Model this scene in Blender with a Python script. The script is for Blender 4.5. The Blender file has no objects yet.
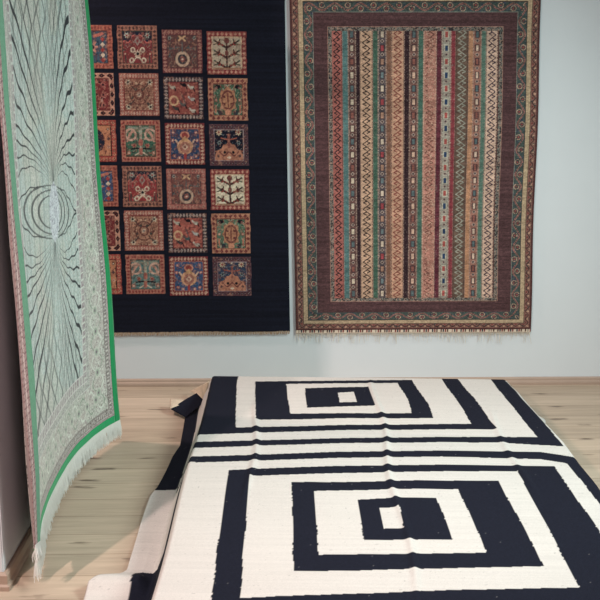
import bpy, bmesh, math, random
import numpy as np
random.seed(4); rng = np.random.default_rng(7)
S = bpy.context.scene; COL = S.collection

# ------------------------------------------------------------------ camera
F = 1040.; PIT = math.radians(13.5); ROL = math.radians(0.7); CH = 1.6
cam = bpy.data.cameras.new('camera'); co = bpy.data.objects.new('camera', cam); COL.objects.link(co)
cam.sensor_width = 36; cam.lens = 36 * F / 600; cam.clip_start = .05; cam.clip_end = 50
co.location = (0, 0, CH)
from mathutils import Matrix
co.rotation_euler = (Matrix.Rotation(math.pi / 2 - PIT, 3, 'X') @ Matrix.Rotation(ROL, 3, 'Z')).to_euler()
S.camera = co

# survey of the room: a sight line measured in the photograph, met with the floor, a level or a wall
def ray(px, py):
    x = (px - 300) / F; y = -(py - 300) / F
    xr = x * math.cos(ROL) - y * math.sin(ROL); yr = x * math.sin(ROL) + y * math.cos(ROL)
    return np.array([xr, yr * math.sin(PIT) + math.cos(PIT), yr * math.cos(PIT) - math.sin(PIT)])
C0 = np.array([0, 0, CH])
def onz(px, py, z=0.): d = ray(px, py); return C0 + d * ((z - CH) / d[2])
def ony(px, py, Y): d = ray(px, py); return C0 + d * (Y / d[1])
WA = np.array([-.896, 4.828, 0.]); WD = np.array([1., .0555, 0.]); WD /= np.linalg.norm(WD)
WN = np.array([WD[1], -WD[0], 0.])            # out of the back wall, into the room
def onwall(px, py, off=0.):
    d = ray(px, py); t = np.dot(WA + WN * off - C0, WN) / np.dot(d, WN); return C0 + d * t
def wallpt(x, z, off=0.):
    t = (x - WA[0]) / WD[0]; p = WA + WD * t + WN * off; return np.array([p[0], p[1], z])

# ------------------------------------------------------------------ helpers
def lin(c):
    c = np.asarray(c, float) / 255.
    return np.where(c <= .04045, c / 12.92, ((c + .055) / 1.055) ** 2.4)
def tag(o, label=None, cat=None, group=None, kind=None):
    if label: o['label'] = label
    if cat: o['category'] = cat
    if group: o['group'] = group
    if kind: o['kind'] = kind
    return o
def empty(name, loc, label, cat, group=None):
    o = bpy.data.objects.new(name, None); COL.objects.link(o); o.location = loc; o.empty_display_size = .1
    return tag(o, label, cat, group)
def link(name, me, mat, parent=None):
    o = bpy.data.objects.new(name, me); COL.objects.link(o)
    if mat is not None: me.materials.append(mat)
    if parent is not None:
        o.parent = parent; o.matrix_parent_inverse = Matrix.Translation(parent.location).inverted()
    return o
def mute(c, sat, gain):
    l = (c @ np.array([.3, .55, .15]))[..., None]; return (l + (c - l) * sat) * gain
def vnoise(x, y, seed=0):
    xi = np.floor(x).astype(np.int64); yi = np.floor(y).astype(np.int64)
    fx = x - xi; fy = y - yi; fx = fx * fx * (3 - 2 * fx); fy = fy * fy * (3 - 2 * fy)
    def h(a, b):
        n = (a * 374761393 + b * 668265263 + seed * 1442695041) & 0xffffffff
        n = ((n ^ (n >> 13)) * 1274126177) & 0xffffffff
        return ((n ^ (n >> 16)) & 0xffff) / 65535.
    return (h(xi, yi) * (1 - fx) + h(xi + 1, yi) * fx) * (1 - fy) + (h(xi, yi + 1) * (1 - fx) + h(xi + 1, yi + 1) * fx) * fy
def smooth(a, b, x):
    t = np.clip((x - a) / (b - a), 0, 1); return t * t * (3 - 2 * t)

def sheet(name, P, col, thick, mat, parent, back=(90, 80, 75), step=6):
    """P: (nv,nu,3) front points, col: (nv,nu,3) linear colours. One closed mesh with real thickness."""
    nv, nu = P.shape[:2]
    du = np.gradient(P, axis=1); dv = np.gradient(P, axis=0)
    n = np.cross(du, dv); n /= np.maximum(np.linalg.norm(n, axis=2, keepdims=True), 1e-9)
    B = P - n * thick
    idx = np.arange(nv * nu).reshape(nv, nu)
    f = np.stack([idx[:-1, :-1], idx[:-1, 1:], idx[1:, 1:], idx[1:, :-1]], -1).reshape(-1, 4)
    # rim
    ring = np.concatenate([idx[0, :-1], idx[:-1, -1], idx[-1, :0:-1], idx[:0:-1, 0]])
    nb = len(ring); rb = nv * nu + np.arange(nb)
    verts = [P.reshape(-1, 3), B.reshape(-1, 3)[ring]]
    r2 = np.roll(ring, -1); rb2 = np.roll(rb, -1)
    rim = np.stack([r2, ring, rb, rb2], -1)
    # coarse back
    iu = np.unique(np.r_[np.arange(0, nu, step), nu - 1]); iv = np.unique(np.r_[np.arange(0, nv, step), nv - 1])
    Bc = B[np.ix_(iv, iu)]; base = nv * nu + nb
    ic = base + np.arange(len(iv) * len(iu)).reshape(len(iv), len(iu))
    bf = np.stack([ic[:-1, :-1], ic[1:, :-1], ic[1:, 1:], ic[:-1, 1:]], -1).reshape(-1, 4)
    verts.append(Bc.reshape(-1, 3)); V = np.concatenate(verts); Fc = np.concatenate([f, rim, bf])
    me = bpy.data.meshes.new(name)
    me.vertices.add(len(V)); me.vertices.foreach_set('co', V.astype(np.float32).ravel())
    me.loops.add(len(Fc) * 4); me.loops.foreach_set('vertex_index', Fc.astype(np.int32).ravel())
    me.polygons.add(len(Fc)); me.polygons.foreach_set('loop_start', np.arange(0, len(Fc) * 4, 4, dtype=np.int32))
    me.update(); me.validate()
    cc = np.ones((len(V), 4), np.float32); m = nv * nu
    cc[:m, :3] = col.reshape(-1, 3); cc[m:m + nb, :3] = col.reshape(-1, 3)[ring]; cc[m + nb:, :3] = lin(back)
    a = me.color_attributes.new('pattern', 'FLOAT_COLOR', 'POINT'); a.data.foreach_set('color', cc.ravel())
    me.polygons.foreach_set('use_smooth', np.ones(len(me.polygons), bool))
    return link(name, me, mat, parent)

def box_bm(bm, x0, x1, y0, y1, z0, z1, bev=0.):
    r = bmesh.ops.create_cube(bm, size=1)
    for v in r['verts']:
        v.co.x = x0 + (v.co.x + .5) * (x1 - x0); v.co.y = y0 + (v.co.y + .5) * (y1 - y0); v.co.z = z0 + (v.co.z + .5) * (z1 - z0)
    if bev:
        bmesh.ops.bevel(bm, geom=list({e for v in r['verts'] for e in v.link_edges}), offset=bev, segments=2, affect='EDGES')
def finish(name, bm, mat, parent=None, smooth_=False):
    me = bpy.data.meshes.new(name); bmesh.ops.recalc_face_normals(bm, faces=bm.faces); bm.to_mesh(me); bm.free()
    if smooth_:
        for p in me.polygons: p.use_smooth = True
    return link(name, me, mat, parent)
def strands(name, roots, dirs, lens, rad, mat, parent, bend=.15, seg=3, seed=1):
    r = random.Random(seed); vs = []; fs = []
    for p, d, L in zip(roots, dirs, lens):
        p = np.array(p, float); d = np.array(d, float); d /= np.linalg.norm(d)
        side = np.array([r.uniform(-1, 1), r.uniform(-1, 1), r.uniform(-.2, .2)]) * bend * L
        a = np.cross(d, [0.3, 1, 0.2]); a /= np.linalg.norm(a); b = np.cross(d, a)
        base = len(vs)
        for k in range(seg + 1):
            t = k / seg; c = p + d * L * t + side * math.sin(t * 2.6) * t
            w = rad * (1 - .45 * t)
            for q in range(3):
                an = q * 2.0944; vs.append(c + (a * math.cos(an) + b * math.sin(an)) * w)
        for k in range(seg):
            for q in range(3):
                i = base + k * 3; fs.append((i + q, i + (q + 1) % 3, i + 3 + (q + 1) % 3, i + 3 + q))
        fs.append((base, base + 1, base + 2)); i = base + seg * 3; fs.append((i + 2, i + 1, i))
    me = bpy.data.meshes.new(name); me.from_pydata([tuple(v) for v in vs], [], fs); me.update()
    return link(name, me, mat, parent)

# ------------------------------------------------------------------ materials
def nodes(name):
    m = bpy.data.materials.new(name); m.use_nodes = True; nt = m.node_tree
    return m, nt, nt.nodes['Principled BSDF']
def N(nt, t, **k):
    n = nt.nodes.new(t)
    for a, b in k.items():
        if a in n.inputs: n.inputs[a].default_value = b
        else: setattr(n, a, b)
    return n
def rgb(c): return (*[float(v) for v in lin(c)], 1)

def mat_textile(name, rough=.92, weave=(420, 420), bump=.25, grain=.12, sheen=.0):
    m, nt, b = nodes(name); L = nt.links
    at = N(nt, 'ShaderNodeAttribute', attribute_name='pattern')
    tc = N(nt, 'ShaderNodeTexCoord')
    mp = N(nt, 'ShaderNodeMapping'); mp.inputs['Scale'].default_value = (weave[0], weave[0], weave[1]); L.new(tc.outputs['Object'], mp.inputs[0])
    nz = N(nt, 'ShaderNodeTexNoise', Scale=1.0, Detail=3.0, Roughness=.7); L.new(mp.outputs[0], nz.inputs['Vector'])
    mr = N(nt, 'ShaderNodeMapRange'); mr.inputs['From Min'].default_value = .3; mr.inputs['From Max'].default_value = .7
    mr.inputs['To Min'].default_value = 1 - grain; mr.inputs['To Max'].default_value = 1 + grain
    L.new(nz.outputs['Fac'], mr.inputs['Value'])
    vm = N(nt, 'ShaderNodeVectorMath', operation='SCALE'); L.new(at.outputs['Color'], vm.inputs[0]); L.new(mr.outputs[0], vm.inputs['Scale'])
    L.new(vm.outputs[0], b.inputs['Base Color'])
    bp = N(nt, 'ShaderNodeBump', Strength=bump, Distance=.002); L.new(nz.outputs['Fac'], bp.inputs['Height']); L.new(bp.outputs[0], b.inputs['Normal'])
    b.inputs['Roughness'].default_value = rough; b.inputs['Specular IOR Level'].default_value = .14
    b.inputs['Sheen Weight'].default_value = sheen
    return m
def mat_plain(name, c, rough=.8, noise=.06, scale=60, bump=.1, spec=.3):
    m, nt, b = nodes(name); L = nt.links
    tc = N(nt, 'ShaderNodeTexCoord'); nz = N(nt, 'ShaderNodeTexNoise', Scale=float(scale), Detail=4.0)
    L.new(tc.outputs['Object'], nz.inputs['Vector'])
    mx = N(nt, 'ShaderNodeMix', data_type='RGBA'); l = lin(c)
    mx.inputs['A'].default_value = (*(l * (1 - noise)), 1); mx.inputs['B'].default_value = (*np.minimum(l * (1 + noise), 1), 1)
    L.new(nz.outputs['Fac'], mx.inputs['Factor']); L.new(mx.outputs['Result'], b.inputs['Base Color'])
    bp = N(nt, 'ShaderNodeBump', Strength=bump, Distance=.002); L.new(nz.outputs['Fac'], bp.inputs['Height']); L.new(bp.outputs[0], b.inputs['Normal'])
    b.inputs['Roughness'].default_value = rough; b.inputs['Specular IOR Level'].default_value = spec
    return m
def mat_floor():
    m, nt, b = nodes('oak_laminate'); L = nt.links
    tc = N(nt, 'ShaderNodeTexCoord')
    mp = N(nt, 'ShaderNodeMapping'); mp.inputs['Rotation'].default_value = (0, 0, -math.radians(3.2)); L.new(tc.outputs['Object'], mp.inputs[0])
    br = N(nt, 'ShaderNodeTexBrick', Scale=1.0); br.inputs['Brick Width'].default_value = 2.1; br.inputs['Row Height'].default_value = .142
    br.inputs['Mortar Size'].default_value = .0016; br.inputs['Mortar Smooth'].default_value = .3; br.inputs['Bias'].default_value = 0
    br.offset = .37; br.offset_frequency = 2
    br.inputs['Color1'].default_value = rgb((190, 170, 149)); br.inputs['Color2'].default_value = rgb((168, 149, 129)); br.inputs['Mortar'].default_value = rgb((134, 114, 94))
    L.new(mp.outputs[0], br.inputs['Vector'])
    # long grain
    g = N(nt, 'ShaderNodeMapping'); g.inputs['Scale'].default_value = (3, 46, 1); L.new(mp.outputs[0], g.inputs[0])
    gn = N(nt, 'ShaderNodeTexNoise', Scale=1.0, Detail=6.0, Roughness=.62, Distortion=.6); L.new(g.outputs[0], gn.inputs['Vector'])
    gr = N(nt, 'ShaderNodeMapRange'); gr.inputs['From Min'].default_value = .3; gr.inputs['From Max'].default_value = .7
    gr.inputs['To Min'].default_value = .84; gr.inputs['To Max'].default_value = 1.12; L.new(gn.outputs['Fac'], gr.inputs['Value'])
    # broad tone
    w = N(nt, 'ShaderNodeMapping'); w.inputs['Scale'].default_value = (1.2, 9, 1); L.new(mp.outputs[0], w.inputs[0])
    wn = N(nt, 'ShaderNodeTexNoise', Scale=1.0, Detail=2.0); L.new(w.outputs[0], wn.inputs['Vector'])
    wr = N(nt, 'ShaderNodeMapRange'); wr.inputs['To Min'].default_value = .85; wr.inputs['To Max'].default_value = 1.15; L.new(wn.outputs['Fac'], wr.inputs['Value'])
    m1 = N(nt, 'ShaderNodeMath', operation='MULTIPLY'); L.new(gr.outputs[0], m1.inputs[0]); L.new(wr.outputs[0], m1.inputs[1])
    vm = N(nt, 'ShaderNodeVectorMath', operation='SCALE'); L.new(br.outputs['Color'], vm.inputs[0]); L.new(m1.outputs[0], vm.inputs['Scale'])
    # knots: sparse dark lens shapes along the grain
    k = N(nt, 'ShaderNodeMapping'); k.inputs['Scale'].default_value = (4.4, 17, 1); L.new(mp.outputs[0], k.inputs[0])
    kd = N(nt, 'ShaderNodeTexNoise', Scale=2.5, Detail=3.0); L.new(k.outputs[0], kd.inputs['Vector'])
    ka = N(nt, 'ShaderNodeVectorMath', operation='SCALE'); ka.inputs['Scale'].default_value = .55; L.new(kd.outputs['Color'], ka.inputs[0])
    kb = N(nt, 'ShaderNodeVectorMath', operation='ADD'); L.new(k.outputs[0], kb.inputs[0]); L.new(ka.outputs[0], kb.inputs[1])
    vo = N(nt, 'ShaderNodeTexVoronoi', Scale=1.0); L.new(kb.outputs[0], vo.inputs['Vector'])
    kr = N(nt, 'ShaderNodeMapRange'); kr.inputs['From Min'].default_value = .06; kr.inputs['From Max'].default_value = .24
    kr.inputs['To Min'].default_value = 1; kr.inputs['To Max'].default_value = 0; L.new(vo.outputs['Distance'], kr.inputs['Value'])
    sp = N(nt, 'ShaderNodeSeparateColor'); L.new(vo.outputs['Color'], sp.inputs[0])
    gt = N(nt, 'ShaderNodeMath', operation='GREATER_THAN'); gt.inputs[1].default_value = .45; L.new(sp.outputs[0], gt.inputs[0])
    km = N(nt, 'ShaderNodeMath', operation='MULTIPLY'); L.new(kr.outputs[0], km.inputs[0]); L.new(gt.outputs[0], km.inputs[1])
    k2 = N(nt, 'ShaderNodeMath', operation='MULTIPLY'); L.new(km.outputs[0], k2.inputs[0]); k2.inputs[1].default_value = .9
    mx = N(nt, 'ShaderNodeMix', data_type='RGBA'); L.new(k2.outputs[0], mx.inputs['Factor']); L.new(vm.outputs[0], mx.inputs['A']); mx.inputs['B'].default_value = rgb((84, 66, 54))
    L.new(mx.outputs['Result'], b.inputs['Base Color'])
    b.inputs['Roughness'].default_value = .5; b.inputs['Specular IOR Level'].default_value = .3
    bp = N(nt, 'ShaderNodeBump', Strength=.15, Distance=.002); L.new(gn.outputs['Fac'], bp.inputs['Height']); L.new(bp.outputs[0], b.inputs['Normal'])
    return m
M_wall = mat_plain('white_wall_paint', (208, 213, 215), .75, .02, 9, .05)
M_base = mat_plain('oak_skirting', (166, 144, 128), .5, .1, 14, .05)
M_pile = mat_textile('wool_pile', .95, (700, 260), .5, .22)
M_flat = mat_textile('flatweave_cotton', .93, (430, 260), .5, .1)
M_silk = mat_textile('silk_pile', .6, (500, 500), .15, .14, .2)
M_bind = mat_plain('green_silk_binding', (26, 148, 88), .5, .12, 90, .2)
M_bindback = mat_plain('pale_green_binding_back', (92, 160, 120), .6, .08, 90, .2)
M_fringe_w = mat_plain('white_silk_fringe', (226, 226, 220), .6, .08, 200, .2)
M_fringe_t = mat_plain('tan_wool_fringe', (176, 152, 130), .9, .2, 220, .3)
M_fringe_c = mat_plain('cream_wool_fringe', (206, 194, 178), .9, .15, 220, .3)
M_wood = mat_plain('plain_pine', (190, 160, 120), .6, .12, 20, .1)
M_metal = mat_plain('grey_metal', (150, 150, 150), .35, .04, 20, .02)

# ------------------------------------------------------------------ room
def struct(name, bm, mat): return tag(finish(name, bm, mat), kind='structure')
bm = bmesh.new(); box_bm(bm, -3.5, 3.5, -1.2, 5.4, -.1, 0); struct('floor', bm, mat_floor())
def wall_strip(name, x0, x1, z0, z1, th, off, mat, prof=None):
    bm = bmesh.new()
    p0 = wallpt(x0, 0, off); p1 = wallpt(x1, 0, off)
    if prof is None: prof = [(0, z0), (0, z1), (-th, z1), (-th, z0)]     # (distance out of the wall, z)
    a = [bm.verts.new((p0[0] + WN[0] * d, p0[1] + WN[1] * d, z)) for d, z in prof]
    b = [bm.verts.new((p1[0] + WN[0] * d, p1[1] + WN[1] * d, z)) for d, z in prof]
    n = len(prof)
    for i in range(n): bm.faces.new((a[i], a[(i + 1) % n], b[(i + 1) % n], b[i]))
    bm.faces.new(a); bm.faces.new(b[::-1]); return struct(name, bm, mat)
wall_strip('wall_back', -3.4, 3.4, 0, 2.9, .12, 0, M_wall)
wall_strip('baseboard_back', -3.4, 3.4, 0, .04, .0, 0, M_base, [(-.001, 0), (-.001, .036), (.006, .036), (.011, .030), (.012, .022), (.020, .018), (.022, .012), (.022, 0)])
XW = -.886
bm = bmesh.new(); box_bm(bm, -1.25, XW, 2.865, 3.93, 0, 2.9, .004); struct('wall_left', bm, M_wall)
bm = bmesh.new()
prof = [(0, 0), (0, .055), (.008, .055), (.013, .048), (.013, .02), (.019, .014), (.019, 0)]
def prism(bm, A, B, nA, nB):
    a = [bm.verts.new((A[0] + nA[0] * d, A[1] + nA[1] * d, z)) for d, z in prof]; b = [bm.verts.new((B[0] + nB[0] * d, B[1] + nB[1] * d, z)) for d, z in prof]
    n = len(prof)
    for i in range(n): bm.faces.new((a[i], a[(i + 1) % n], b[(i + 1) % n], b[i]))
    bm.faces.new(a); bm.faces.new(b[::-1])
prism(bm, (XW, 2.865), (XW, 3.93), (1, -1), (1, 1)); prism(bm, (-1.25, 2.865), (XW, 2.865), (-1, -1), (1, -1))
struct('baseboard_left', bm, M_base)

# ------------------------------------------------------------------ pattern drawing kit
class Art:
    def __init__(s, X, Y, base): s.X = X; s.Y = Y; s.c = np.empty(X.shape + (3,)); s.c[:] = lin(base)
    def put(s, m, c, a=1.):
        if np.isscalar(c): c = (c,) * 3
        if isinstance(a, np.ndarray): a = a[m][:, None]
        s.c[m] = s.c[m] * (1 - a) + lin(c) * a
class Tile:
    """a square compartment, local coordinates -1..1"""
    def __init__(t, art, u, v, inside): t.a = art; t.m = inside; t.u = u[inside]; t.v = v[inside]; t.au = np.abs(t.u)
    def p(t, cond, c):
        full = np.zeros(t.m.shape, bool); full[t.m] = cond; t.a.c[full] = lin(c)
    def disc(t, x, y, r, c, sy=1., mir=True): t.p(np.hypot((t.au if mir else t.u) - x, (t.v - y) / sy) < r, c)
    def ringd(t, x, y, r, w, c, sy=1., mir=True): t.p(np.abs(np.hypot((t.au if mir else t.u) - x, (t.v - y) / sy) - r) < w, c)
    def dia(t, x, y, r, c, sy=1., mir=True): t.p(np.abs((t.au if mir else t.u) - x) + np.abs(t.v - y) / sy < r, c)
    def seg(t, x0, y0, x1, y1, w, c, mir=True):
        U = t.au if mir else t.u; dx, dy = x1 - x0, y1 - y0; k = np.clip(((U - x0) * dx + (t.v - y0) * dy) / (dx * dx + dy * dy), 0, 1)
        t.p(np.hypot(U - x0 - k * dx, t.v - y0 - k * dy) < w, c)
    def rect(t, x0, x1, y0, y1, c, mir=True):
        U = t.au if mir else t.u; t.p((U > x0) & (U < x1) & (t.v > y0) & (t.v < y1), c)
    def flower(t, x, y, r, c, c2, n=6):
        a = np.arctan2(t.v - y, t.au - x); d = np.hypot(t.au - x, t.v - y)
        t.p(d < r * (.75 + .25 * np.cos(n * a)), c); t.p(d < r * .35, c2)
    def specks(t, cols, dens, seed, fx=14, lim=.72):
        q = vnoise(t.au * fx, t.v * fx * .9, seed); z = np.maximum(t.au, np.abs(t.v)) < lim
        for k, c in enumerate(cols):
            lo = dens + k * .09; t.p(z & (q > lo) & (q < lo + .07), c)
    def border(t, c, c1, c2, n=9, inner=.76, edge=None):
        R = np.maximum(t.au, np.abs(t.v)); b = R > inner
        t.p(b, c)
        along = np.where(t.au > np.abs(t.v), t.v, t.u); ph = (along * n * .5 + .5) % 1 - .5; mid = (R - (inner + 1) / 2) / ((1 - inner) / 2)
        t.p(b & (np.abs(ph) * 2.2 + np.abs(mid) < .85), c1); t.p(b & (np.abs(ph) * 3.6 + np.abs(mid) < .42), c2)
        t.p((R > inner - .035) & (R < inner), edge or c2); t.p(R > .97, c)

SAL = (176, 96, 78); CR = (212, 190, 160); MAR = (120, 40, 42); RED = (165, 50, 48); NAV = (34, 40, 58); BLU = (48, 84, 124); DRK = (30, 26, 32); ORA = (196, 122, 84); PNK = (190, 120, 108)
GRN = (58, 104, 82); TEA = (84, 124, 120); BRN = (112, 70, 58)
def t_medal(t, s):
    f = (158, 44, 46) if s else (132, 46, 50)
    t.p(t.au < 9, NAV)
    t.p(t.v < .62 - .55 * np.clip(t.au - .12, 0, 1) ** .6 - .08 * np.cos(t.au * 14), (196, 90, 80)); t.p(t.v < .56 - .55 * np.clip(t.au - .1, 0, 1) ** .6 - .08 * np.cos(t.au * 14), f)
    t.specks([(150, 120, 110), (60, 60, 60)], .66, 3 + s, 10)
    t.dia(0, .3, .16, (150, 130, 120), 1.5); t.dia(0, .3, .07, f, 1.5); t.flower(.52, .55, .14, (170, 178, 160), RED); t.flower(.6, .25, .08, SAL, NAV); t.flower(.28, .62, .07, SAL, NAV)
    t.flower(0, -.3, .2, CR, DRK, 8); t.ringd(.24, -.12, .1, .03, CR); t.seg(.02, -.42, .3, -.72, .035, CR); t.ringd(.3, -.6, .1, .035, CR); t.flower(.62, -.3, .1, (150, 60, 50), CR); t.seg(.6, -.4, .6, -.7, .03, (60, 70, 66))
    t.border((164, 104, 82), (90, 50, 46), (60, 66, 60), 11)
def t_rose(t, s):
    t.p(t.au < 9, (172, 118, 88) if s else (150, 100, 78)); t.specks([(96, 60, 50), (110, 50, 44), (196, 158, 124)], .56, 11, 13)
    t.ringd(0, 0, .46, .03, (110, 60, 50)); t.ringd(0, 0, .22, .04, (110, 60, 50)); t.flower(0, 0, .13, (206, 180, 150), (50, 70, 80), 8)
    for x, y in ((.55, .58), (.55, -.58)): t.flower(x, y, .15, (190, 180, 150), DRK, 6)
    for a in range(4): t.disc(.46 * math.cos(a * .5 + .2), .46 * math.sin(a * .9 - 1.2), .07, (70, 66, 60))
    t.seg(.25, .25, .45, .5, .03, (80, 60, 56)); t.seg(.25, -.25, .45, -.5, .03, (80, 60, 56)); t.border((160, 84, 70), (205, 165, 140), MAR, 14)
def t_leaf(t, s):
    t.p(t.au < 9, TEA if s else GRN); t.specks([(40, 60, 56), (130, 140, 120)], .64, 21, 12)
    t.seg(0, .7, 0, -.65, .07, (160, 160, 138)); t.seg(0, .6, .6, .66, .05, (130, 140, 120)); t.seg(0, 0, 0, -.15, .1, SAL)
    for k in range(5): t.seg(.32 + .06 * k, .52 - .05 * k, .52 + .04 * k, .28 - .1 * k + .1, .045, (196, 140, 116))
    t.ringd(.5, .3, .26, .05, (206, 160, 136)); t.flower(.34, -.22, .13, SAL, MAR); t.flower(.62, -.58, .12, SAL, CR); t.flower(.2, .1, .06, CR, RED); t.seg(.1, -.35, .5, -.4, .035, DRK); t.seg(.08, -.55, .3, -.68, .03, CR)
    t.rect(0, .08, -.66, -.35, SAL); t.border((178, 108, 84), RED, (60, 60, 50), 12)
def t_brown(t, s):
    t.p(t.au < 9, (134, 78, 68) if s else (104, 66, 62)); t.specks([(84, 92, 92), (60, 44, 46), (150, 110, 90)], .56, 31, 13)
    t.ringd(0, -.36, .3, .06, (196, 160, 130)); t.ringd(0, -.36, .18, .05, (60, 60, 66)); t.flower(0, -.36, .13, (150, 70, 66), CR)
    t.seg(.03, .62, .16, .72, .04, (206, 160, 110)); t.seg(.03, .62, .16, .5, .04, (206, 160, 110)); t.flower(.42, .16, .08, PNK, (70, 40, 50)); t.flower(.62, .62, .1, (140, 150, 140), DRK)
    t.seg(0, .4, 0, 0, .03, (90, 96, 96)); t.seg(.2, .2, .62, .1, .025, (90, 96, 96)); t.border((160, 84, 74) if s else (116, 56, 58), (190, 130, 110), (80, 60, 62), 12)
def t_beast(t, s):
    t.p(t.au < 9, (178, 84, 68) if s else (150, 70, 60)); q = vnoise(t.u * 9, t.v * 11, 43); t.p(q > .72, (120, 56, 50)); t.p((q > .3) & (q < .34), (206, 120, 96))
    for x, y, c in ((-.5, .5, (170, 160, 140)), (.45, .5, (190, 180, 160)), (.45, -.05, (180, 180, 170)), (.5, -.6, (190, 180, 160)), (-.35, -.5, (60, 60, 60)), (0, -.3, (70, 90, 90)), (.05, .62, DRK)):
        t.disc(x, y, .12, c, .7, mir=False); t.seg(x - .1, y, x - .2, y + .13, .04, c, mir=False); t.seg(x + .08, y - .03, x + .14, y - .16, .03, DRK, mir=False)
    t.ringd(-.5, -.12, .2, .045, (206, 160, 110), mir=False); t.seg(-.1, .2, .1, -.3, .02, (80, 90, 90), mir=False)
    t.border((66, 50, 54), (176, 158, 146), MAR, 12)
def t_vase(t, s):
    t.p(t.au < 9, BLU if s else (44, 70, 104)); t.specks([(30, 46, 74), (150, 90, 80)], .66, 51, 10)
    t.disc(0, .42, .24, (150, 50, 46), .8); t.ringd(0, .42, .2, .035, (206, 130, 100), .8); t.disc(0, -.12, .4, (210, 150, 104), .95); t.disc(0, -.16, .27, (170, 104, 84)); t.dia(0, -.14, .16, (206, 170, 140)); t.dia(0, -.14, .07, MAR)
    t.seg(.1, .18, .0, .3, .07, (200, 150, 90)); t.seg(.36, .05, .48, .2, .04, (206, 170, 140)); t.seg(0, -.5, 0, -.68, .07, RED)
    for x, y in ((.58, .56), (.62, .18), (.55, -.58), (.3, -.66)): t.flower(x, y, .1, (190, 100, 84), CR)
    t.border((128, 38, 42), (206, 170, 140), (180, 100, 76), 12)
def t_tree(t, s):
    t.p(t.au < 9, (222, 206, 172) if s else (186, 164, 136)); dk = (66, 40, 40)
    t.seg(0, .6, 0, -.7, .05, dk); t.disc(0, .58, .14, (120, 60, 54)); t.disc(0, 0, .1, (120, 60, 54), 1.3)
    for y in (.45, -.02, -.5):
        t.seg(0, y - .2, .38, y, .05, dk); t.disc(.4, y, .1, (150, 56, 46)); t.seg(.4, y, .62, y + .14, .035, dk); t.seg(.42, y, .66, y - .06, .03, (70, 76, 60)); t.seg(.4, y, .34, y + .18, .03, dk)
        t.disc(.62, y + .14, .05, (86, 92, 76)); t.disc(.2, y - .08, .05, (150, 60, 50))
    t.rect(0, .7, -.76, -.68, (150, 90, 60)); t.border((140, 48, 46), (196, 120, 100), (206, 170, 130), 9)
def t_green(t, s):
    t.p(t.au < 9, (84, 118, 92) if s else (64, 100, 76)); t.specks([(40, 60, 50), (150, 160, 130), (170, 90, 70)], .62, 71, 11)
    a = np.arctan2(t.v + .02, t.au); t.p(np.hypot(t.au / .42, (t.v + .02) / .58) < 1 + .07 * np.cos(8 * a), (186, 122, 80))
    t.ringd(0, -.02, .3, .035, (120, 60, 50), 1.4); t.seg(0, .3, 0, -.4, .035, (130, 64, 50)); t.rect(.12, .24, .08, .2, (110, 50, 44)); t.rect(.12, .24, -.28, -.16, (110, 50, 44))
    t.disc(0, -.62, .16, (206, 130, 90)); t.disc(.5, .6, .14, DRK, .7); t.flower(.58, .56, .07, PNK, DRK); t.flower(.6, -.02, .09, (190, 100, 80), CR); t.disc(.4, -.62, .12, (46, 60, 66)); t.seg(.62, -.3, .62, -.6, .04, (190, 110, 80))
    t.border((190, 124, 88), MAR, (120, 50, 44), 8)
def t_mount(t, s):
    t.p(t.au < 9, (44, 62, 86) if s else (26, 26, 38)); t.specks([(90, 110, 120), (150, 80, 60)], .7, 81, 11)
    t.p((t.v < .12 - np.clip(t.au - .12, 0, 1) * .9 + .05 * np.cos(t.au * 22)) & (t.v > -.78), (188, 116, 82)); t.p((np.abs(t.v + .42 - .1 * np.cos(t.au * 12)) < .04) & (t.au < .5), (110, 50, 46))
    t.seg(0, .5, 0, -.1, .06, (150, 80, 66)); t.flower(.5, .62, .17, (206, 180, 140), (150, 70, 60), 8); t.flower(0, .68, .1, (70, 80, 90), CR); t.flower(.5, .12, .12, (120, 130, 130), DRK); t.seg(.1, .28, .4, .34, .03, (170, 80, 60))
    t.disc(.22, -.35, .07, DRK); t.disc(.55, -.52, .07, (90, 60, 60)); t.dia(0, -.6, .12, CR, .6); t.border((96, 62, 72), (60, 30, 36), (150, 130, 130), 12)
def t_blued(t, s):
    t.p(t.au < 9, BLU if s else (60, 86, 104)); t.specks([(36, 52, 74), (150, 120, 100)], .66, 91, 10)
    for k, c in enumerate((RED, CR, RED, CR, RED)): t.dia(.5, .36 - .24 * k, .12, c)
    t.flower(0, 0, .3, (196, 130, 110), NAV, 6); t.seg(.1, .5, .5, .62, .07, (190, 100, 80)); t.border((184, 96, 70), (150, 60, 50), (90, 50, 50), 12)
def t_dred(t, s):
    t.p(t.au < 9, (124, 40, 42)); t.specks([(180, 110, 90), (60, 30, 36), (196, 150, 130)], .56, 95, 8)
    for y in (.45, -.02, -.5): t.flower(.45, y, .16, (160, 84, 74), (60, 30, 40))
    t.border((202, 140, 112), DRK, (110, 40, 40), 5)
def t_orange(t, s):
    t.p(t.au < 9, (196, 122, 76)); t.disc(0, 0, .42, NAV, 1.3)
    for y in (.28, 0, -.28): t.flower(0, y, .13, SAL, CR)
    t.specks([(120, 60, 50)], .7, 97, 9); t.flower(.6, .55, .09, DRK, CR); t.dia(.6, .1, .1, (90, 60, 60)); t.flower(.6, -.3, .09, (206, 160, 130), RED); t.border((168, 60, 46), (206, 130, 96), DRK, 12)

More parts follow.
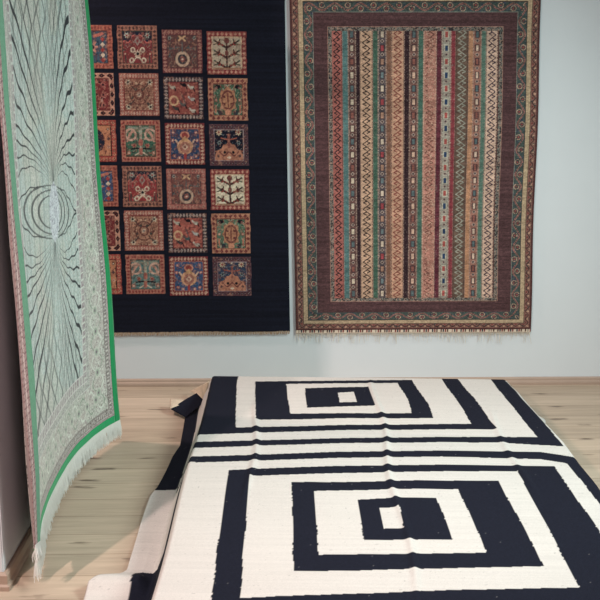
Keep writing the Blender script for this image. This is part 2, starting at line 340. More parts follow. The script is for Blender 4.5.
# ------------------------------------------------------------------ black rug with square compartments
def wall_rug_points(TL, TR, BL, BR, nu, nv, off, rip=.003):
    u = np.linspace(0, 1, nu)[None, :, None]; v = np.linspace(0, 1, nv)[:, None, None]       # v = 0 at the bottom
    P = (BL * (1 - u) + BR * u) * (1 - v) + (TL * (1 - u) + TR * u) * v
    U = np.broadcast_to(u, (nv, nu, 1)); V = np.broadcast_to(v, (nv, nu, 1))
    w = (np.sin(U * 9 + V * 2) * .5 + np.sin(U * 17 - V * 5) * .3 + 1.) * rip * (1.2 - .5 * V)
    return P + WN * w, U[..., 0], V[..., 0]
OFF = .010
root = empty('compartment_rug', tuple(onwall(168, 334, OFF)), 'black wool rug with rows of small square patterned panels hung on the back wall', 'rug')
P, U, V = wall_rug_points(*[onwall(*q, OFF) for q in ((29, -15), (284.6, -12), (46, 333.5), (290, 331))], 470, 640, OFF)
Vt = 1 - V
art = Art(U, Vt, (20, 22, 33))
art.c *= (1 + .5 * (vnoise(U * 3, Vt * 240, 5) - .5) + .35 * (vnoise(U * 240, Vt * 330, 6) - .5))[..., None]
rows = [(t_blued, t_medal, t_brown, t_tree), (t_dred, t_rose, t_beast, t_green), (t_orange, t_leaf, t_vase, t_mount)] * 2
for r in range(6):
    for c in range(4):
        u0 = .1595 + .1762 * c; v0 = .105 + .1325 * r
        k = r / 5.; v0 += (0, 0, .0105, .0140)[c] * (1 - k) + (-.008, -.007, -.001, .001)[c] * k
        lu = (U - u0 - .0775) / .0785; lv = -(Vt - v0 - .0605) / .0595
        lu = lu + .02 * (vnoise(Vt * 60, U * 3, r * 7 + c) - .5)
        ins = (np.abs(lu) <= 1) & (np.abs(lv) <= 1)
        T = Tile(art, lu, lv, ins); rows[r][c](T, r >= 3)
        art.c[ins] *= (.66 + .5 * vnoise(U * 330, Vt * 440, 9)[ins])[:, None]
m = np.max(art.c, axis=2) > .03
art.c[m] = mute(art.c[m], .78, .92)
fl = vnoise(U * 120, Vt * 160, 61); m2 = m & (fl > .6); art.c[m2] = art.c[m2] * .62 + lin((90, 50, 48)) * .38
m2 = m & (vnoise(U * 170, Vt * 210, 62) > .76); art.c[m2] = art.c[m2] * .7 + lin((190, 140, 116)) * .3
P += WN * (.0015 * (np.max(art.c, axis=2) > .06))[..., None]           # the patterned pile stands a little proud
sheet('rug_field', P, art.c, .007, M_pile, root)
rt, dr, ln = [], [], []
bl, br_ = P[0, 0], P[0, -1]
for k in range(420):
    t = (k + random.random()) / 420; rt.append(bl * (1 - t) + br_ * t + np.array([0, 0, .002]) + WN * random.uniform(-.004, .001)); dr.append((random.uniform(-.25, .25), 0, -1)); ln.append(random.uniform(.012, .02))
tag(strands('fringe', rt, dr, ln, .0022, M_fringe_t, root, seed=2), 'short tan fringe')

# ------------------------------------------------------------------ brown striped rug
def hooks(x, y, per, wm=.072, w=.0024):
    """running hooked zigzag: x 0..1 across the stripe, y metres along it"""
    ph = (y / per) % 1; out = np.zeros(x.shape, bool)
    right = [((.20, -.5), (.82, 0.)), ((.51, -.25), (.20, -.11)), ((.20, -.11), (.47, .03))]
    segs = right + [((1 - a[0], a[1] + .5), (1 - b[0], b[1] + .5)) for a, b in right]
    for a, b in segs:
        for o in (-1, 0, 1):
            x0, y0, x1, y1 = a[0] * wm, (a[1] + o) * per, b[0] * wm, (b[1] + o) * per; X_ = x * wm; Y_ = ph * per
            dx, dy = x1 - x0, y1 - y0; k = np.clip(((X_ - x0) * dx + (Y_ - y0) * dy) / (dx * dx + dy * dy), 0, 1)
            out |= np.hypot(X_ - x0 - k * dx, Y_ - y0 - k * dy) < w
    return out
root = empty('striped_rug', tuple(onwall(413, 334, OFF)), 'brown and red vertically striped wool rug with patterned borders hung on the back wall', 'rug')
P, U, V = wall_rug_points(*[onwall(*q, OFF) for q in ((289.2, -12), (541.8, -12), (296, 330), (530.3, 328.8))], 520, 720, OFF, .002)
# gentle waviness of the hanging selvedges
P += (WD * (.003 * np.sin(V * 11 + 1) * (U > .5) * (U - .5) * 2)[..., None])
W_, H_ = 1.13, 1.58; X = U * W_; Y = (1 - V) * H_
eb = np.minimum(Y, (H_ - Y) * 1.19); ed = np.minimum(np.minimum(X, W_ - X), eb); vert = np.minimum(X, W_ - X) < eb
al = np.where(vert, Y, X)
art = Art(U, V, (96, 52, 50))
n1 = vnoise(X * 260, Y * 260, 1); n2 = vnoise(X * 2, Y * 170, 2); n3 = vnoise(X * 300, Y * 300, 3)
b = (ed > .010) & (ed < .036); art.put(b, (150, 98, 82))
ph = (al / .038) % 1; zz = .023 + .007 * np.sin(ph * 2 * np.pi)
art.put(b & (np.abs(ed - zz) < .0026), (70, 44, 44)); art.put(b & (np.hypot((ph - .25) * .038, ed - .018) < .0045), (206, 160, 120)); art.put(b & (np.hypot((ph - .75) * .038, ed - .028) < .0045), (140, 60, 56)); art.put(b & (n1 > .8), (60, 76, 74))
art.put((ed > .036) & (ed < .039), (60, 40, 42)); art.put((ed > .039) & (ed < .057), (196, 164, 120)); art.put((ed > .057) & (ed < .060), (56, 44, 46))
b = (ed > .060) & (ed < .102); art.put(b, (74, 92, 84)); art.put(b & (n1 > .74), (60, 66, 96)); art.put(b & (n3 > .8), (150, 130, 110))
ph = (al / .115) % 1; zz = .081 + .014 * np.sin(ph * 2 * np.pi)
art.put(b & (np.abs(ed - zz) < .0042), (182, 118, 100)); art.put(b & (np.abs(ed - zz) < .0014), (110, 60, 60))
for q, e0 in ((.25, .074), (.75, .088)):
    d = np.hypot((ph - q) * .115, (ed - e0)); art.put(b & (d < .013), (198, 152, 118)); art.put(b & (d < .0095), (70, 80, 80)); art.put(b & (d < .005), (160, 64, 56)); art.put(b & (n3 > .72), (66, 72, 70))
art.put((ed > .102) & (ed < .1045), (150, 150, 136))
b = (ed > .1045) & (ed < .166); art.put(b, (94, 60, 62)); art.c[b] *= (.74 + .52 * n2)[b][:, None]
art.put((ed > .166) & (ed < .169), (186, 130, 108))
b = (ed > .168) & (ed < .1865); art.put(b, (128, 118, 108)); art.put(b & (vnoise(X * 200, Y * 200, 4) > .56), (60, 52, 54)); art.put(b & (n1 > .7), (176, 136, 112)); art.put(b & (n3 > .78), (96, 120, 110))
# stripes
f = (X - .184) / (W_ - .375); fld = (ed > .186)
st = [(331.5, 341.8, 's', (182, 96, 82), (40, 32, 38)), (341.8, 347.6, 'p', (78, 124, 122), 0), (347.6, 355.2, 'l', (110, 72, 66), (214, 190, 158)), (355.2, 359.6, 'p', (58, 36, 42), 0),
      (359.6, 371.8, 's', (206, 160, 122), (54, 38, 40)), (371.8, 377.4, 'p', (64, 104, 84), 0), (377.4, 385.5, 'x', (92, 80, 86), (200, 180, 160)), (385.5, 390.6, 'p', (134, 88, 64), 0),
      (390.6, 403, 's', (206, 150, 112), (142, 58, 48)), (403, 408.6, 'p', (60, 38, 44), 0), (408.6, 417.2, 'l', (130, 84, 74), (224, 176, 142)), (417.2, 422.5, 'p', (66, 112, 94), 0),
      (422.5, 435.2, 'g', (190, 120, 98), (130, 72, 60)), (435.2, 440.6, 'p', (108, 40, 56), 0), (440.6, 449.6, 'b', (164, 156, 138), (40, 64, 100)), (449.6, 454.4, 'p', (150, 46, 58), 0),
      (454.4, 467, 's', (112, 84, 68), (160, 156, 136)), (467, 471.8, 'p', (196, 132, 84), 0), (471.8, 480, 'l', (164, 104, 84), (222, 184, 154)), (480, 485, 'p', (88, 124, 106), 0), (485, 496.5, 's', (222, 178, 148), (66, 44, 66))]
for k, (a, b_, kind, c, c2) in enumerate(st):
    a = (a - 331.5) / 165; b_ = (b_ - 331.5) / 165; m = fld & (f >= a) & (f < b_); x = (f - a) / (b_ - a); w = (b_ - a) * .75
    art.put(m, c); art.c[m] *= (.8 + .4 * vnoise(X * 3 + k * 9, Y * 90, k))[m][:, None]
    e = (np.minimum(x, 1 - x) * w) < .0028; stp = ((Y / .0075) % 1 < .5)
    if kind == 's':
        art.put(m & hooks(x, Y + .01 * k, .0505, w * 1.333), c2); art.put(m & e & stp, (80, 50, 50))
    elif kind == 'g':
        art.put(m & hooks(x, Y, .0505, w * 1.333) & (vnoise(X * 20, Y * 5, 12) > .35), c2); art.put(m & (n1 > .72), (210, 160, 130)); art.put(m & e & stp, (210, 170, 140))
    elif kind == 'p':
        art.put(m & e & stp, (180, 140, 120)); art.put(m & (n1 > .84), (150, 130, 120), .5)
    else:
        per = .060; i = np.floor(Y / per); ph = (Y / per) % 1
        cols = {'l': [c2, (150, 84, 70), c2, (90, 110, 112)], 'x': [(176, 58, 66), (180, 130, 100), (110, 130, 132), (214, 190, 160)], 'b': [(40, 70, 108), (186, 72, 64)]}[kind]
        body = (np.abs(x - .5) < .17) & (np.abs(ph - .35) < .21)
        art.put(m & (np.abs(x - .5) < .27) & (np.abs(ph - .35) < .26), (70, 50, 56) if kind != 'b' else (196, 186, 160))
        for j, cc in enumerate(cols): art.put(m & body & ((i % len(cols)) == j), cc)
        d = np.abs(x - .5) * w + np.abs(ph - .82) * per; art.put(m & (d < .010), (176, 150, 132)); art.put(m & (d < .0055), (80, 56, 66))
        art.put(m & e & stp, (200, 170, 146)); art.put(m & (np.minimum(x, 1 - x) < .2) & (n1 > .62), (150, 120, 104))
art.c *= (.72 + .5 * vnoise(X * 90, Y * 260, 18))[..., None]
art.c *= (.70 + .56 * vnoise(X * 330, Y * 330, 8))[..., None] * (.9 + .2 * vnoise(X * 1.5, Y * 60, 15))[..., None]
art.c = mute(art.c, .74, .80)
sheet('rug_field', P, art.c, .007, M_pile, root)
bl, br_ = P[0, 0], P[0, -1]
# plaited end band of small blocks, then the loose warp fringe
nv, nu = 8, 330; t = np.linspace(0, 1, nu)[None, :, None]; vv = np.linspace(0, 1, nv)[:, None, None]
Pb = bl * (1 - t) + br_ * t + np.array([0, 0, -.017]) * (1 - vv) + WN * -.001 + 0 * vv
tt = np.broadcast_to(t, (nv, nu, 1))[..., 0] * 1.13; vq = np.broadcast_to(vv, (nv, nu, 1))[..., 0]
ab = Art(tt, vq, (206, 190, 170)); kb = np.floor(tt / .0105).astype(int); r6 = (kb * 7919 % 13)
blk = ((tt / .0105) % 1 < .62) & (vq > .22) & (r6 % 5 != 0)
ab.put(blk & (r6 % 3 == 0), (120, 44, 46)); ab.put(blk & (r6 % 3 == 1), (40, 40, 58)); ab.put(blk & (r6 % 3 == 2), (86, 60, 52))
tag(sheet('woven_end', Pb, ab.c, .004, M_flat, root, step=2), 'cream end band with small dark blocks')
rt, dr, ln = [], [], []
for k in range(420):
    t = (k + random.random()) / 420; rt.append(bl * (1 - t) + br_ * t + np.array([0, 0, -.014]) - WN * .003); dr.append((random.uniform(-.3, .3), 0, -1)); ln.append(random.uniform(.010, .026) + (random.uniform(.015, .04) if random.random() < .22 else 0))
tag(strands('fringe', rt, dr, ln, .0013, M_fringe_c, root, seed=3), 'thin cream fringe')

# ------------------------------------------------------------------ black and white kilim over a low platform
H = .14
def wz(*q): return [tuple(onz(x, y, H)[:2]) for x, y in q]
def inpoly(X, Y, poly):
    r = np.zeros(X.shape, bool); n = len(poly)
    for i in range(n):
        x1, y1 = poly[i]; x2, y2 = poly[(i + 1) % n]
        if y1 == y2: continue
        c = (Y > min(y1, y2)) & (Y <= max(y1, y2)) & (X < (x2 - x1) * (Y - y1) / (y2 - y1) + x1); r ^= c
    return r
def edge_fn(pts):
    pts = sorted(pts, key=lambda p: p[1]); a = np.array(pts); return lambda y: np.interp(y, a[:, 1], a[:, 0])
YN, YF = 2.02, 4.575                                   # near and far brink of the top
xl = lambda y: -.405 + .004 * np.sin(y * 5)
xr = edge_fn([(.95, 4.60), (.968, 4.35), (1.005, 4.0), (1.03, 3.8), (1.052, 3.4), (1.06, 3.0), (1.06, 2.0)])
xfl = edge_fn([(-.47, 4.60), (-.505, 4.42), (-.50, 4.29), (-.485, 4.01), (-.502, 3.895), (-.522, 3.60), (-.537, 3.51), (-.540, 3.3), (-.533, 3.1), (-.530, 2.96), (-.545, 2.925), (-.60, 2.885), (-.628, 2.85), (-.630, 2.80), (-.63, 2.5), (-.62, 1.9)])
yy = np.concatenate([np.linspace(YN - .10, YN - .03, 5), np.linspace(YN - .028, YF - .03, 690), np.linspace(YF - .028, YF + .055, 26)])
Yg = yy[:, None]
wl = .045 + .012 * smooth(4.0, 4.5, yy); wr = .035 + .055 * smooth(3.45, 4.0, yy) + .035 * np.exp(-((yy - 4.40) / .07) ** 2) + .02 * np.exp(-((yy - 4.2) / .25) ** 2)
parts = []
s = np.linspace(0, 1, 34)[None, :-1]; xb = (xl(yy) - wl)[:, None]; parts.append(xfl(yy)[:, None] * (1 - s) + xb * s)
s = np.linspace(0, 1, 36)[None, :-1]; parts.append(xb * (1 - s) + (xl(yy)[:, None] + .036) * s)
s = np.linspace(0, 1, 440)[None, :-1]; parts.append((xl(yy)[:, None] + .036) * (1 - s) + (xr(yy)[:, None] - .02) * s)
s = np.linspace(0, 1, 26)[None, :]; parts.append((xr(yy)[:, None] - .02) * (1 - s) + (xr(yy) + wr)[:, None] * s)
Xg = np.concatenate(parts, 1); Yg = np.broadcast_to(Yg, Xg.shape).copy()
def brink(d, w, r=.016):                              # 1 on top, 0 at the foot of the side
    t = np.clip((d + r) / (w + r), 0, 1); return np.where(t < .18, 1 - 2.2 * t * t, np.interp(t, [.18, .82, 1], [.9287, .08, 0]))
fL = brink(xl(Yg) - Xg, wl[:, None], .020); fR = brink(Xg - xr(Yg), wr[:, None]); fF = brink(Yg - YF, .045, .012); fN = brink(YN - Yg, .07)
Z = .009 + (H - .009) * fL * fR * fF * fN
for x0, y0, y1, hh in ((-.17, 3.1, 4.3, .007), (.335, 2.5, 4.6, .007), (.80, 3.2, 4.2, .005)):
    xc = x0 + .012 * np.sin(Yg * 6 + x0 * 9); Z += hh * np.exp(-((Xg - xc) / .012) ** 2) * smooth(y0, y0 + .25, Yg) * (1 - smooth(y1 - .2, y1, Yg)) * fL * fR
Z += .003 * (vnoise(Xg * 5, Yg * 5, 3) - .5) * fL * fR
flp = np.clip((xl(Yg) - wl[:, None] - Xg) / .03, 0, 1)
Z += flp * (.004 + .004 * np.sin(Yg * 13)) + flp * .030 * np.exp(-((Yg - 2.87) / .05) ** 2)
P = np.stack([Xg, Yg, Z], -1)
wobx = .0022 * (vnoise(Xg * 60, Yg * 110, 20) - .5) + .006 * (vnoise(Xg * 3, Yg * 7, 21) - .5); woby = .0022 * (vnoise(Xg * 45, Yg * 20, 22) - .5)
PX = Xg + wobx; PY = Yg + woby
art = Art(PX, PY, (209, 202, 195)); BK = (24, 26, 38); WH = (209, 202, 195)
def fill(poly, c): art.put(inpoly(PX, PY, poly), c)
far = 6.
# far block (rings from the outside in)
fill([(-1, far), (-1, onz(200, 448, H)[1])] + wz((200, 448), (262, 445.5), (340, 443.3), (440, 442), (500, 442.8), (563.5, 446.3), (549, 428), (535, 411), (523, 396), (506, 381)) + [(.90, far)], BK)
fill([(-1, far), (-1, onz(200, 441.7, H)[1])] + wz((200, 441.7), (340, 438.4), (440, 436.7), (537.5, 437.2), (491, 380)) + [(.86, far)], WH)
fill([(-.398, far), (-.398, onz(198, 434.7, H)[1])] + wz((200, 434.6), (262, 432.5), (340, 430.4), (440, 429.2), (497, 429.2), (474, 398), (457, 378)) + [(.68, far)], BK)
fill([tuple(onz(238.5, 378, H)[:2] + [0, 1])] + wz((237.5, 383), (235.8, 427.6), (340, 425.2), (440, 423.9), (472, 423.6), (455, 398), (441, 378)) + [(.62, far)], WH)
fill(wz((255.5, 381.6), (255.8, 420), (340, 418.5), (433.7, 418), (428, 404), (411.7, 380)), BK)
fill(wz((286, 384), (290, 413.6), (340, 413.4), (411.7, 413), (408, 399), (397.5, 383)), WH)
fill(wz((304.7, 388.3), (307, 407.8), (375.5, 405.5), (368.3, 386.9)), BK); fill(wz((338, 393), (340, 402.4), (357, 402), (354, 392)), WH)
# near block
fill([(-.372, 1.9), (-.372, onz(196, 462, H)[1])] + [(-1, onz(192, 463, H)[1]), (-1, onz(192, 457, H)[1])] + wz((196, 456.6), (262, 454.5), (340, 451.5), (440, 450.5), (540, 451.7)) + [(1.035, 3.63), (1.2, 3.57), (1.2, 1.9)], BK)
fill([(-.42, 1.9), (-.42, onz(196, 462.8, H)[1])] + wz((196, 462.6), (262, 460.4), (340, 457.6), (440, 456.6), (540, 458.8), (566, 463)) + [(1.0, 3.40), (1.02, 3.0), (1.025, 1.9)], WH)
fill([(-.225, 2.28), (-.235, 2.565)] + wz((229, 470), (262, 468.5), (340, 465.6), (440, 464.6), (554, 466)) + [(.948, 3.1), (.955, 2.28)], BK)
fill(wz((250, 476), (340, 472.8), (440, 471.2), (517, 471.2), (579.5, 587.5), (460, 590), (340, 594), (239.8, 598)), WH)
fill(wz((292, 482), (340, 481.8), (420, 480.2), (497.5, 480.6), (544.5, 566), (440, 568.6), (350, 570.8), (294, 571)), BK)
fill(wz((314.5, 491), (340, 490.3), (400, 489), (457.5, 489), (487, 552.5), (400, 554), (319, 554.5)), WH)
fill(wz((357.5, 499.3), (398, 497.6), (436, 498.2), (453, 539.7), (364, 540)), BK); fill(wz((378.7, 508), (398.2, 507), (403.8, 528.3), (384.4, 528.6)), WH)
# the side and the flap lying on the floor at the left
d = xl(Yg) - Xg; wL = wl[:, None]
side = (d > .004) & (d <= wL * .8)
art.put(side & (Yg > 3.72), WH)
out = (d > wL * .8)
art.put(out, WH)
art.put(out & (Yg > 3.565 + .6 * np.clip(wL + .035 - d, 0, .06)), BK)
art.put((Yg < 3.5) & (d > .0) & (d < .014 + .0 * Yg), BK)
art.put((Yg < 2.93 + .5 * (.09 - d)) & (d > .0) & (d < .10), BK)
art.put((Xg - xr(Yg) > .0) & (Yg > 3.6), WH)
speck = vnoise(Xg * 320, Yg * 320, 30); lum = art.c[..., 0] > .3
art.c[lum] *= (.93 + .07 * speck)[lum][:, None] * (.95 + .08 * vnoise(Xg * 4, Yg * 160, 31))[lum][:, None]
m = lum & (vnoise(Xg * 150, Yg * 150, 33) > .96); art.c[m] *= .72
m = ~lum & (vnoise(Xg * 170, Yg * 170, 34) > .985); art.c[m] = lin((110, 108, 108)); art.c[~lum] *= (.8 + .4 * speck)[~lum][:, None]
root = empty('geometric_rug', (.32, 3.25, .0), 'large black and white flatwoven rug with nested rectangles draped over the low platform', 'rug')
sheet('rug_field', P, art.c, .006, M_flat, root, back=(214, 206, 192), step=1)
# upturned far corner of the flap: a dark turned-back lobe and the pale underside beside it
def patch(name, q, c, parent, lab, th=.004, bulge=.01, n=26):
    A, B, C_, D = [np.array(onz(x, y, z)) for x, y, z in q]
    u = np.linspace(0, 1, n)[None, :, None]; v = np.linspace(0, 1, n)[:, None, None]
    P = (A * (1 - u) + B * u) * (1 - v) + (D * (1 - u) + C_ * u) * v
    P = P + np.array([0, 0, 1.]) * bulge * np.sin(np.pi * u) * np.sin(np.pi * (v * .8 + .1))
    col = np.empty(P.shape); col[:] = lin(c); col *= (.85 + .3 * vnoise(P[..., 0] * 300, P[..., 1] * 300, 3))[..., None]
    P = P[:, ::-1]; col = col[:, ::-1]
    o = sheet(name, P, col, th, M_flat, parent, back=(214, 206, 192), step=3); tag(o, lab); return o
patch('folded_corner', [(171, 409, .030), (196.5, 393, .075), (205.5, 402, .035), (186, 417, .018)], BK, root, 'black turned-up corner')
patch('corner_underside', [(170, 399, .045), (184, 399.5, .055), (186, 403.5, .048), (170, 408, .034)], (206, 190, 168), root, 'pale underside of the turned-up corner', bulge=.002, n=10)
patch('corner_side', [(208.5, 381.5, .135), (204.5, 401, .030), (197, 394, .050), (190, 391, .020)], (214, 196, 172), root, 'pale far edge beside the turned-up corner', bulge=.0, n=14)  # white side of the rug, warm lamp light put into its tan colour

bm = bmesh.new(); box_bm(bm, -.375, .92, 2.06, 4.46, .03, .128, .01)
root = empty('low_platform', (.27, 3.26, 0), 'low wooden display platform hidden under the black and white rug', 'platform')
finish('deck', bm, M_wood, root)
for x in (-.34, .87):
    for y in (2.12, 4.40):
        bm = bmesh.new(); box_bm(bm, x - .03, x + .03, y - .03, y + .03, 0, .03); finish('foot', bm, M_wood, root)

# ------------------------------------------------------------------ green silk rug hanging beside the left wall
root = empty('silk_rug', (-.83, 3.5, .0), 'pale green silk rug with dark fan lines hanging beside the left wall', 'rug')
pts = np.array([(-.741, 4.099), (-.78, 4.02), (-.818, 3.905), (-.845, 3.758), (-.853, 3.63), (-.853, 3.459), (-.849, 3.29), (-.836, 3.135), (-.803, 2.95), (-.794, 2.88)])
dd = np.r_[0, np.cumsum(np.hypot(*np.diff(pts, axis=0).T))]; LEN = dd[-1]
sm = np.linspace(0, LEN, 600); cx = np.interp(sm, dd, pts[:, 0]); cy = np.interp(sm, dd, pts[:, 1])
ker = np.hanning(61); ker /= ker.sum(); cx = np.convolve(np.pad(cx, 30, mode='reflect', reflect_type='odd'), ker, 'valid'); cy = np.convolve(np.pad(cy, 30, mode='reflect', reflect_type='odd'), ker, 'valid')
ZB, ZT = .09, 1.955
def silk(s, z):
    x = np.interp(s, sm, cx); y = np.interp(s, sm, cy); w = np.clip(1 - s / .28, 0, 1)
    x = x - w * .046 * (z - ZB) - w * .004 * np.sin(z * 7)
    x = x + .0025 * np.sin(z * 9 + s * 6) * (1 - w) - .036 * (s / LEN) ** 3 * (z - ZB) / 1.8
    return np.stack([x, y, z + 0 * x], -1)
def silk_sheet(name, s0, s1, z0, z1, mat, colf, lab=None, th=.003, res=.0028, off=0.):
    ns = max(4, int((s1 - s0) / res)); nz = max(4, int((z1 - z0) / res))
    s = np.broadcast_to(np.linspace(s0, s1, ns)[None, :], (nz, ns)); z = np.broadcast_to(np.linspace(z0, z1, nz)[:, None], (nz, ns))
    P = silk(s, z); P = P[:, ::-1]; c = colf(s, z)[:, ::-1]
    o = sheet(name, P, c, th, mat, root, back=(150, 138, 142)); return tag(o, lab) if lab else o
def paint_silk(s, z):
    a = Art(s, z, (182, 194, 176)); n1 = vnoise(s * 300, z * 300, 1); n2 = vnoise(s * 150, z * 150, 2); n3 = vnoise(s * 9, z * 7, 3); n4 = vnoise(s * 420, z * 420, 4)
    u = np.interp(s, [.28, .545, 1.14], [1, 0, -1]); zc = 1.045 + (s - .545) * .15 ; t = z - zc
    # field ground
    a.put(n3 > .5, (172, 196, 188), .7); a.put((n3 < .36), (190, 186, 168), .7); a.put(n1 > .66, (208, 204, 190), .8); a.put(n2 > .74, (146, 160, 140), .7); a.put(n4 > .78, (150, 122, 120), .55); a.put(n1 < .16, (120, 140, 128), .6)
    DK = (22, 30, 40)
    du = .10
    def line(dist, w, al): m = dist < w; a.put(m, DK, al)
    inside = (np.abs(u) < 1.)
    k = np.abs(((u / .125 + .5) % 1) - .5) * .125; a.put(inside & (k < .013), (112, 132, 124), .4)
    hs = np.array([0., .075, .145, .21, .28, .37, .46, .57, .70, .86, 1.05])
    au = np.abs(u); at = np.abs(t)
    for n, h in enumerate(hs):
        y0 = .085; b_ = .05 if n == 0 else .085 * max(0, 1 - n / 4.5)
        tt_ = np.clip(au / (.96), 0, 1)
        yl = y0 + (h - y0) * tt_ ** .58 + b_ * np.sin(np.pi * tt_) + (.005 if n < 5 else .009) * np.sin(tt_ * 26 + n * 2) * tt_
        sl = (h - y0) * .58 * np.maximum(tt_, .02) ** (-.42) / du
        dist = np.abs(at - yl) / np.sqrt(1 + sl ** 2)
        wv = .0010 + .0030 * tt_ ** 2
        mm = inside & (au < .97) & (dist < wv); a.put(mm, DK, (.34 + .64 * smooth(.05, .45, tt_)) * (1. if n < 9 else .6))
    for ea, eb in ((.70, .092), (.52, .076), (.37, .058)):
        for sh in (0,):
            r = np.hypot(au / ea, (at - sh) / eb); g = np.hypot(au / ea ** 2 / du, (at - sh) / eb ** 2) / np.maximum(r, .2)
            line(np.where(inside & (at < .16), np.abs(r - 1) / g, 9), .0022, .8)
    # long diamond net above and below
    amp = .03 + .13 * np.clip((at - .12) / .6, 0, 1)
    for j in range(-4, 5):
        uj = j * .2 * (.25 + .75 * np.clip((at - .1) / .5, 0, 1))
        for sg in (0, .5):
            tri = np.abs(((at * 4.2 + sg + .5 * (j % 2)) % 1) * 2 - 1) * 2 - 1
            mm = inside & (at > .2) & (np.abs(u - uj - amp * tri * .62) * du < .0013); a.put(mm, DK, .6 * smooth(.28, .6, at))
    # centre medallion
    r = np.hypot((s - .545) / .070, t / .102); a.put(r < 1.0 + .05 * np.cos(np.arctan2(t, s - .545) * 16), (196, 202, 206)); a.put((r < .97) & (n2 > .62), (150, 150, 165)); a.put((r < .97) & (n1 > .75), (225, 228, 228))
    # borders
    def ringb(lo, hi, c, fn=None):
        e = edge; m = (e >= lo) & (e < hi); a.put(m, c); return m
    edge = np.minimum(s, z - ZB); edge = np.where(s > .7, np.minimum(edge, (LEN - s) + .06), edge); vert = s < (z - ZB); al = np.where(vert, z, s)
    m = ringb(.245, .28, (176, 164, 158)); a.put(m & (n2 > .55), (150, 126, 128)); a.put(m & (np.abs(((al / .028) % 1) - .5) < .12), (200, 204, 186)); 
    m = ringb(.215, .245, (184, 184, 168)); a.put(m & (n1 > .6), (140, 130, 126)); a.put((np.abs(edge - .245) < .002) | (np.abs(edge - .28) < .002) | (np.abs(edge - .212) < .002), (206, 196, 190))
    m = ringb(.075, .212, (176, 178, 158)); a.put(m & (n3 > .5), (184, 172, 158)); a.put(m & (n2 > .6), (200, 198, 182)); a.put(m & (n1 > .76), (140, 116, 112))
    ph = (al / .17) % 1; zz = .143 + .045 * np.sin(ph * 2 * np.pi); a.put(m & (np.abs(edge - zz) < .004), (206, 210, 190)); zz = .143 - .045 * np.sin(ph * 2 * np.pi); a.put(m & (np.abs(edge - zz) < .003), (124, 150, 118))
    for q in (0., .5, 1.):
        d_ = np.hypot((ph - q) * .17, edge - .143); a.put(m & (d_ < .022), (190, 190, 170)); a.put(m & (d_ < .014), (150, 166, 138)); a.put(m & (d_ < .006), (120, 84, 110))
    m = ringb(.045, .075, (146, 132, 124)); q = (al / .016) % 1; a.put(m & (np.abs(q - .5) < .2) & (np.abs(edge - .06) < .009), (198, 190, 176)); a.put(m & (np.abs(edge - .046) < .002), (200, 190, 180)); a.put(m & (n1 > .7), (104, 88, 86))
    m = ringb(-1, .045, (176, 150, 148)); a.put(m & (n1 > .6), (140, 120, 116))
    a.c = mute(a.c, .62, 1.04) * (.86 + .28 * n4)[..., None]
    return a.c
plain = lambda c: (lambda s, z: np.broadcast_to(lin(c), s.shape + (3,)) * (.88 + .2 * vnoise(s * 200, z * 200, 5))[..., None])
G = (20, 140, 82)
silk_sheet('rug_field', .036, LEN, ZB + .034, ZT, M_silk, paint_silk, res=.0024)
silk_sheet('side_binding', 0, .036, ZB, ZT, M_silk, plain(G), 'bright green side edge', res=.006)
silk_sheet('end_binding', .036, LEN, ZB, ZB + .034, M_silk, plain((28, 150, 92)), 'bright green bottom edge', res=.006)
# near edge folded forward, showing the paler back of border and binding
rowsY = np.array([-14, 0, 50, 100, 212, 280, 380, 480, 547.]); gx = [1.5, 2.6, 6, 9.2, 18.6, 26, 34.8, 39.8, 40.6]; mx_ = [-4, -3, .8, 4, 13.8, 20.6, 28.6, 35.8, 37.8]; px_ = [-9, -8, -4.5, -.5, 9.3, 15.2, 22, 31.8, 35.2]
def fold(name, xa, xb, ya, yb, nu, colf, lab, mat):
    rr = np.linspace(rowsY[-1], rowsY[0], 560); P = np.empty((len(rr), nu, 3)); A = np.interp(rr, rowsY, xa); B = np.interp(rr, rowsY, xb)
    for i, r in enumerate(rr):
        a = ony(A[i], r, ya); b = ony(B[i], r + (yb - ya) * 0, yb)
        for j in range(nu):
            t = j / (nu - 1); P[i, j] = a * (1 - t) + b * t; P[i, j, 2] = a[2]
    s = np.broadcast_to(np.linspace(0, .07, nu)[None], P.shape[:2]); return tag(sheet(name, P, colf(s, P[..., 2]), .003, mat, root, back=(170, 140, 138), step=4), lab)
def paint_pink(s, z):
    a = Art(s, z, (160, 136, 132)); q = (z / .022) % 1; a.put(np.abs(q - .25 - s * 8) < .1, (120, 92, 94)); a.put(np.abs(s - .035) < .004, (200, 176, 170)); a.put(vnoise(s * 200, z * 300, 2) > .68, (136, 108, 106)); return a.c
fold('folded_border', px_, mx_, 2.795, 2.81, 12, paint_pink, 'pinkish back of the folded-over border', M_silk)
fold('folded_binding', mx_, gx, 2.81, 2.825, 10, plain((100, 146, 120)), 'pale green back of the folded-over edge', M_silk)
rr = np.linspace(547, -14, 300); Pc = np.empty((300, 14, 3))
for i, r in enumerate(rr):
    a = ony(np.interp(r, rowsY, px_) + .15, r, 2.797); b = silk(np.array([LEN]), np.array([min(a[2], ZT)]))[0]; b[2] = a[2]
    for j in range(14):
        t = j / 13.; Pc[i, j] = b * (1 - t) + a * t; Pc[i, j, 0] -= .004 * math.sin(math.pi * t)
tag(sheet('fold_crease', Pc, np.broadcast_to(lin((150, 128, 126)), Pc.shape) * 1., .002, M_silk, root, back=(170, 140, 138), step=4), 'pinkish turn of the folded edge')
rt, dr, ln = [], [], []
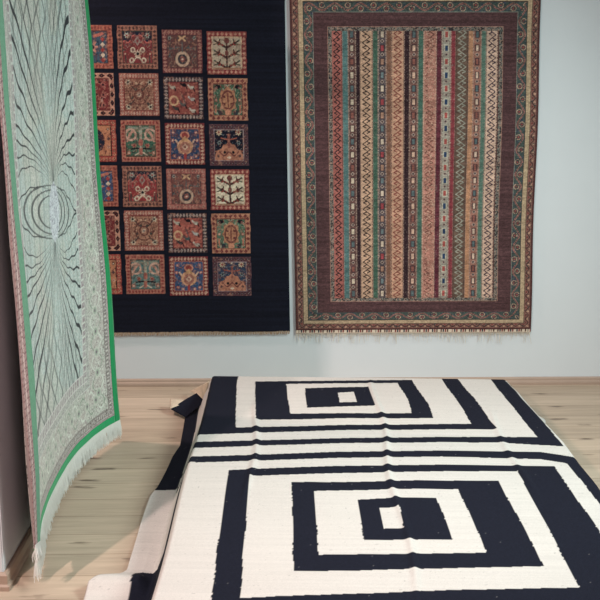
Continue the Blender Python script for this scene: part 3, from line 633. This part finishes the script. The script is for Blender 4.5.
for k in range(1500):
    s = .002 + (LEN - .004) * (k + random.random()) / 1500; p = silk(np.array([s]), np.array([ZB + .004]))[0]; rt.append(p); g = .25 * math.sin(s * 60)
    dr.append((random.uniform(-.12, .16), random.uniform(-.16, .12), -1)); ln.append(random.uniform(.058, .078))
tag(strands('fringe', rt, dr, ln, .0016, M_fringe_w, root, bend=.12, seed=5), 'white silk fringe along the bottom')
rt, dr, ln = [], [], []
for k in range(110):
    t = random.random(); a = ony(35.4, 547, 2.795); b_ = ony(40.4, 547, 2.825); p = a * (1 - t) + b_ * t; p[2] = a[2] + .006; rt.append(p)
    dr.append((random.uniform(-.14, .06), random.uniform(-.1, .1), -1)); ln.append(random.uniform(.035, .062))
tag(strands('corner_fringe', rt, dr, ln, .0013, M_fringe_w, root, bend=.3, seed=6, seg=5), 'tangled white fringe at the folded corner')
# rail that carries it
rail = empty('hanging_rail', (-.84, 3.4, 1.975), 'grey metal rail carrying the pale green silk rug, beside the left wall', 'rail')
bm = bmesh.new(); box_bm(bm, -.876, -.72, 2.78, 4.12, 1.96, 1.985, .004); finish('bar', bm, M_metal, rail)
for y in (3.0, 3.8):
    bm = bmesh.new(); box_bm(bm, XW, -.86, y - .02, y + .02, 1.95, 2.0, .003); finish('bracket', bm, M_metal, rail)

# ------------------------------------------------------------------ light
def area(name, loc, target, size, power, color, spread=180):
    l = bpy.data.lights.new(name, 'AREA'); l.size = size; l.energy = power; l.color = color; l.spread = math.radians(spread)
    o = bpy.data.objects.new(name, l); COL.objects.link(o); o.location = loc
    from mathutils import Vector
    o.rotation_euler = (Vector(target) - Vector(loc)).to_track_quat('-Z', 'Y').to_euler(); return o
area('warm_ceiling_lamp', (-1.80, .50, 2.6), (-.1, 2.9, 0), .10, 40, (1., .77, .73), 110)
area('warm_back_lamp', (-1.75, 4.25, 2.5), (-.8, 4.5, .1), .12, 19, (1., .76, .70), 130)
area('cool_side_panel', (2.3, 2.9, 2.3), (-.2, 3.7, .3), .9, 38, (.82, 1., .975), 108)
area('overhead_fill', (.3, 1.9, 2.7), (.35, 3.1, 0), .3, 11, (1., .92, .90), 100)  # added fill light to brighten the near part of the black and white rug
w = bpy.data.worlds.new('room_light'); S.world = w; w.use_nodes = True
w.node_tree.nodes['Background'].inputs[0].default_value = (.72, .90, 1.0, 1); w.node_tree.nodes['Background'].inputs[1].default_value = .14
S.view_settings.view_transform = 'Standard'; S.view_settings.look = 'None'; S.view_settings.gamma = 1; S.view_settings.exposure = 0; S.view_settings.use_curve_mapping = False
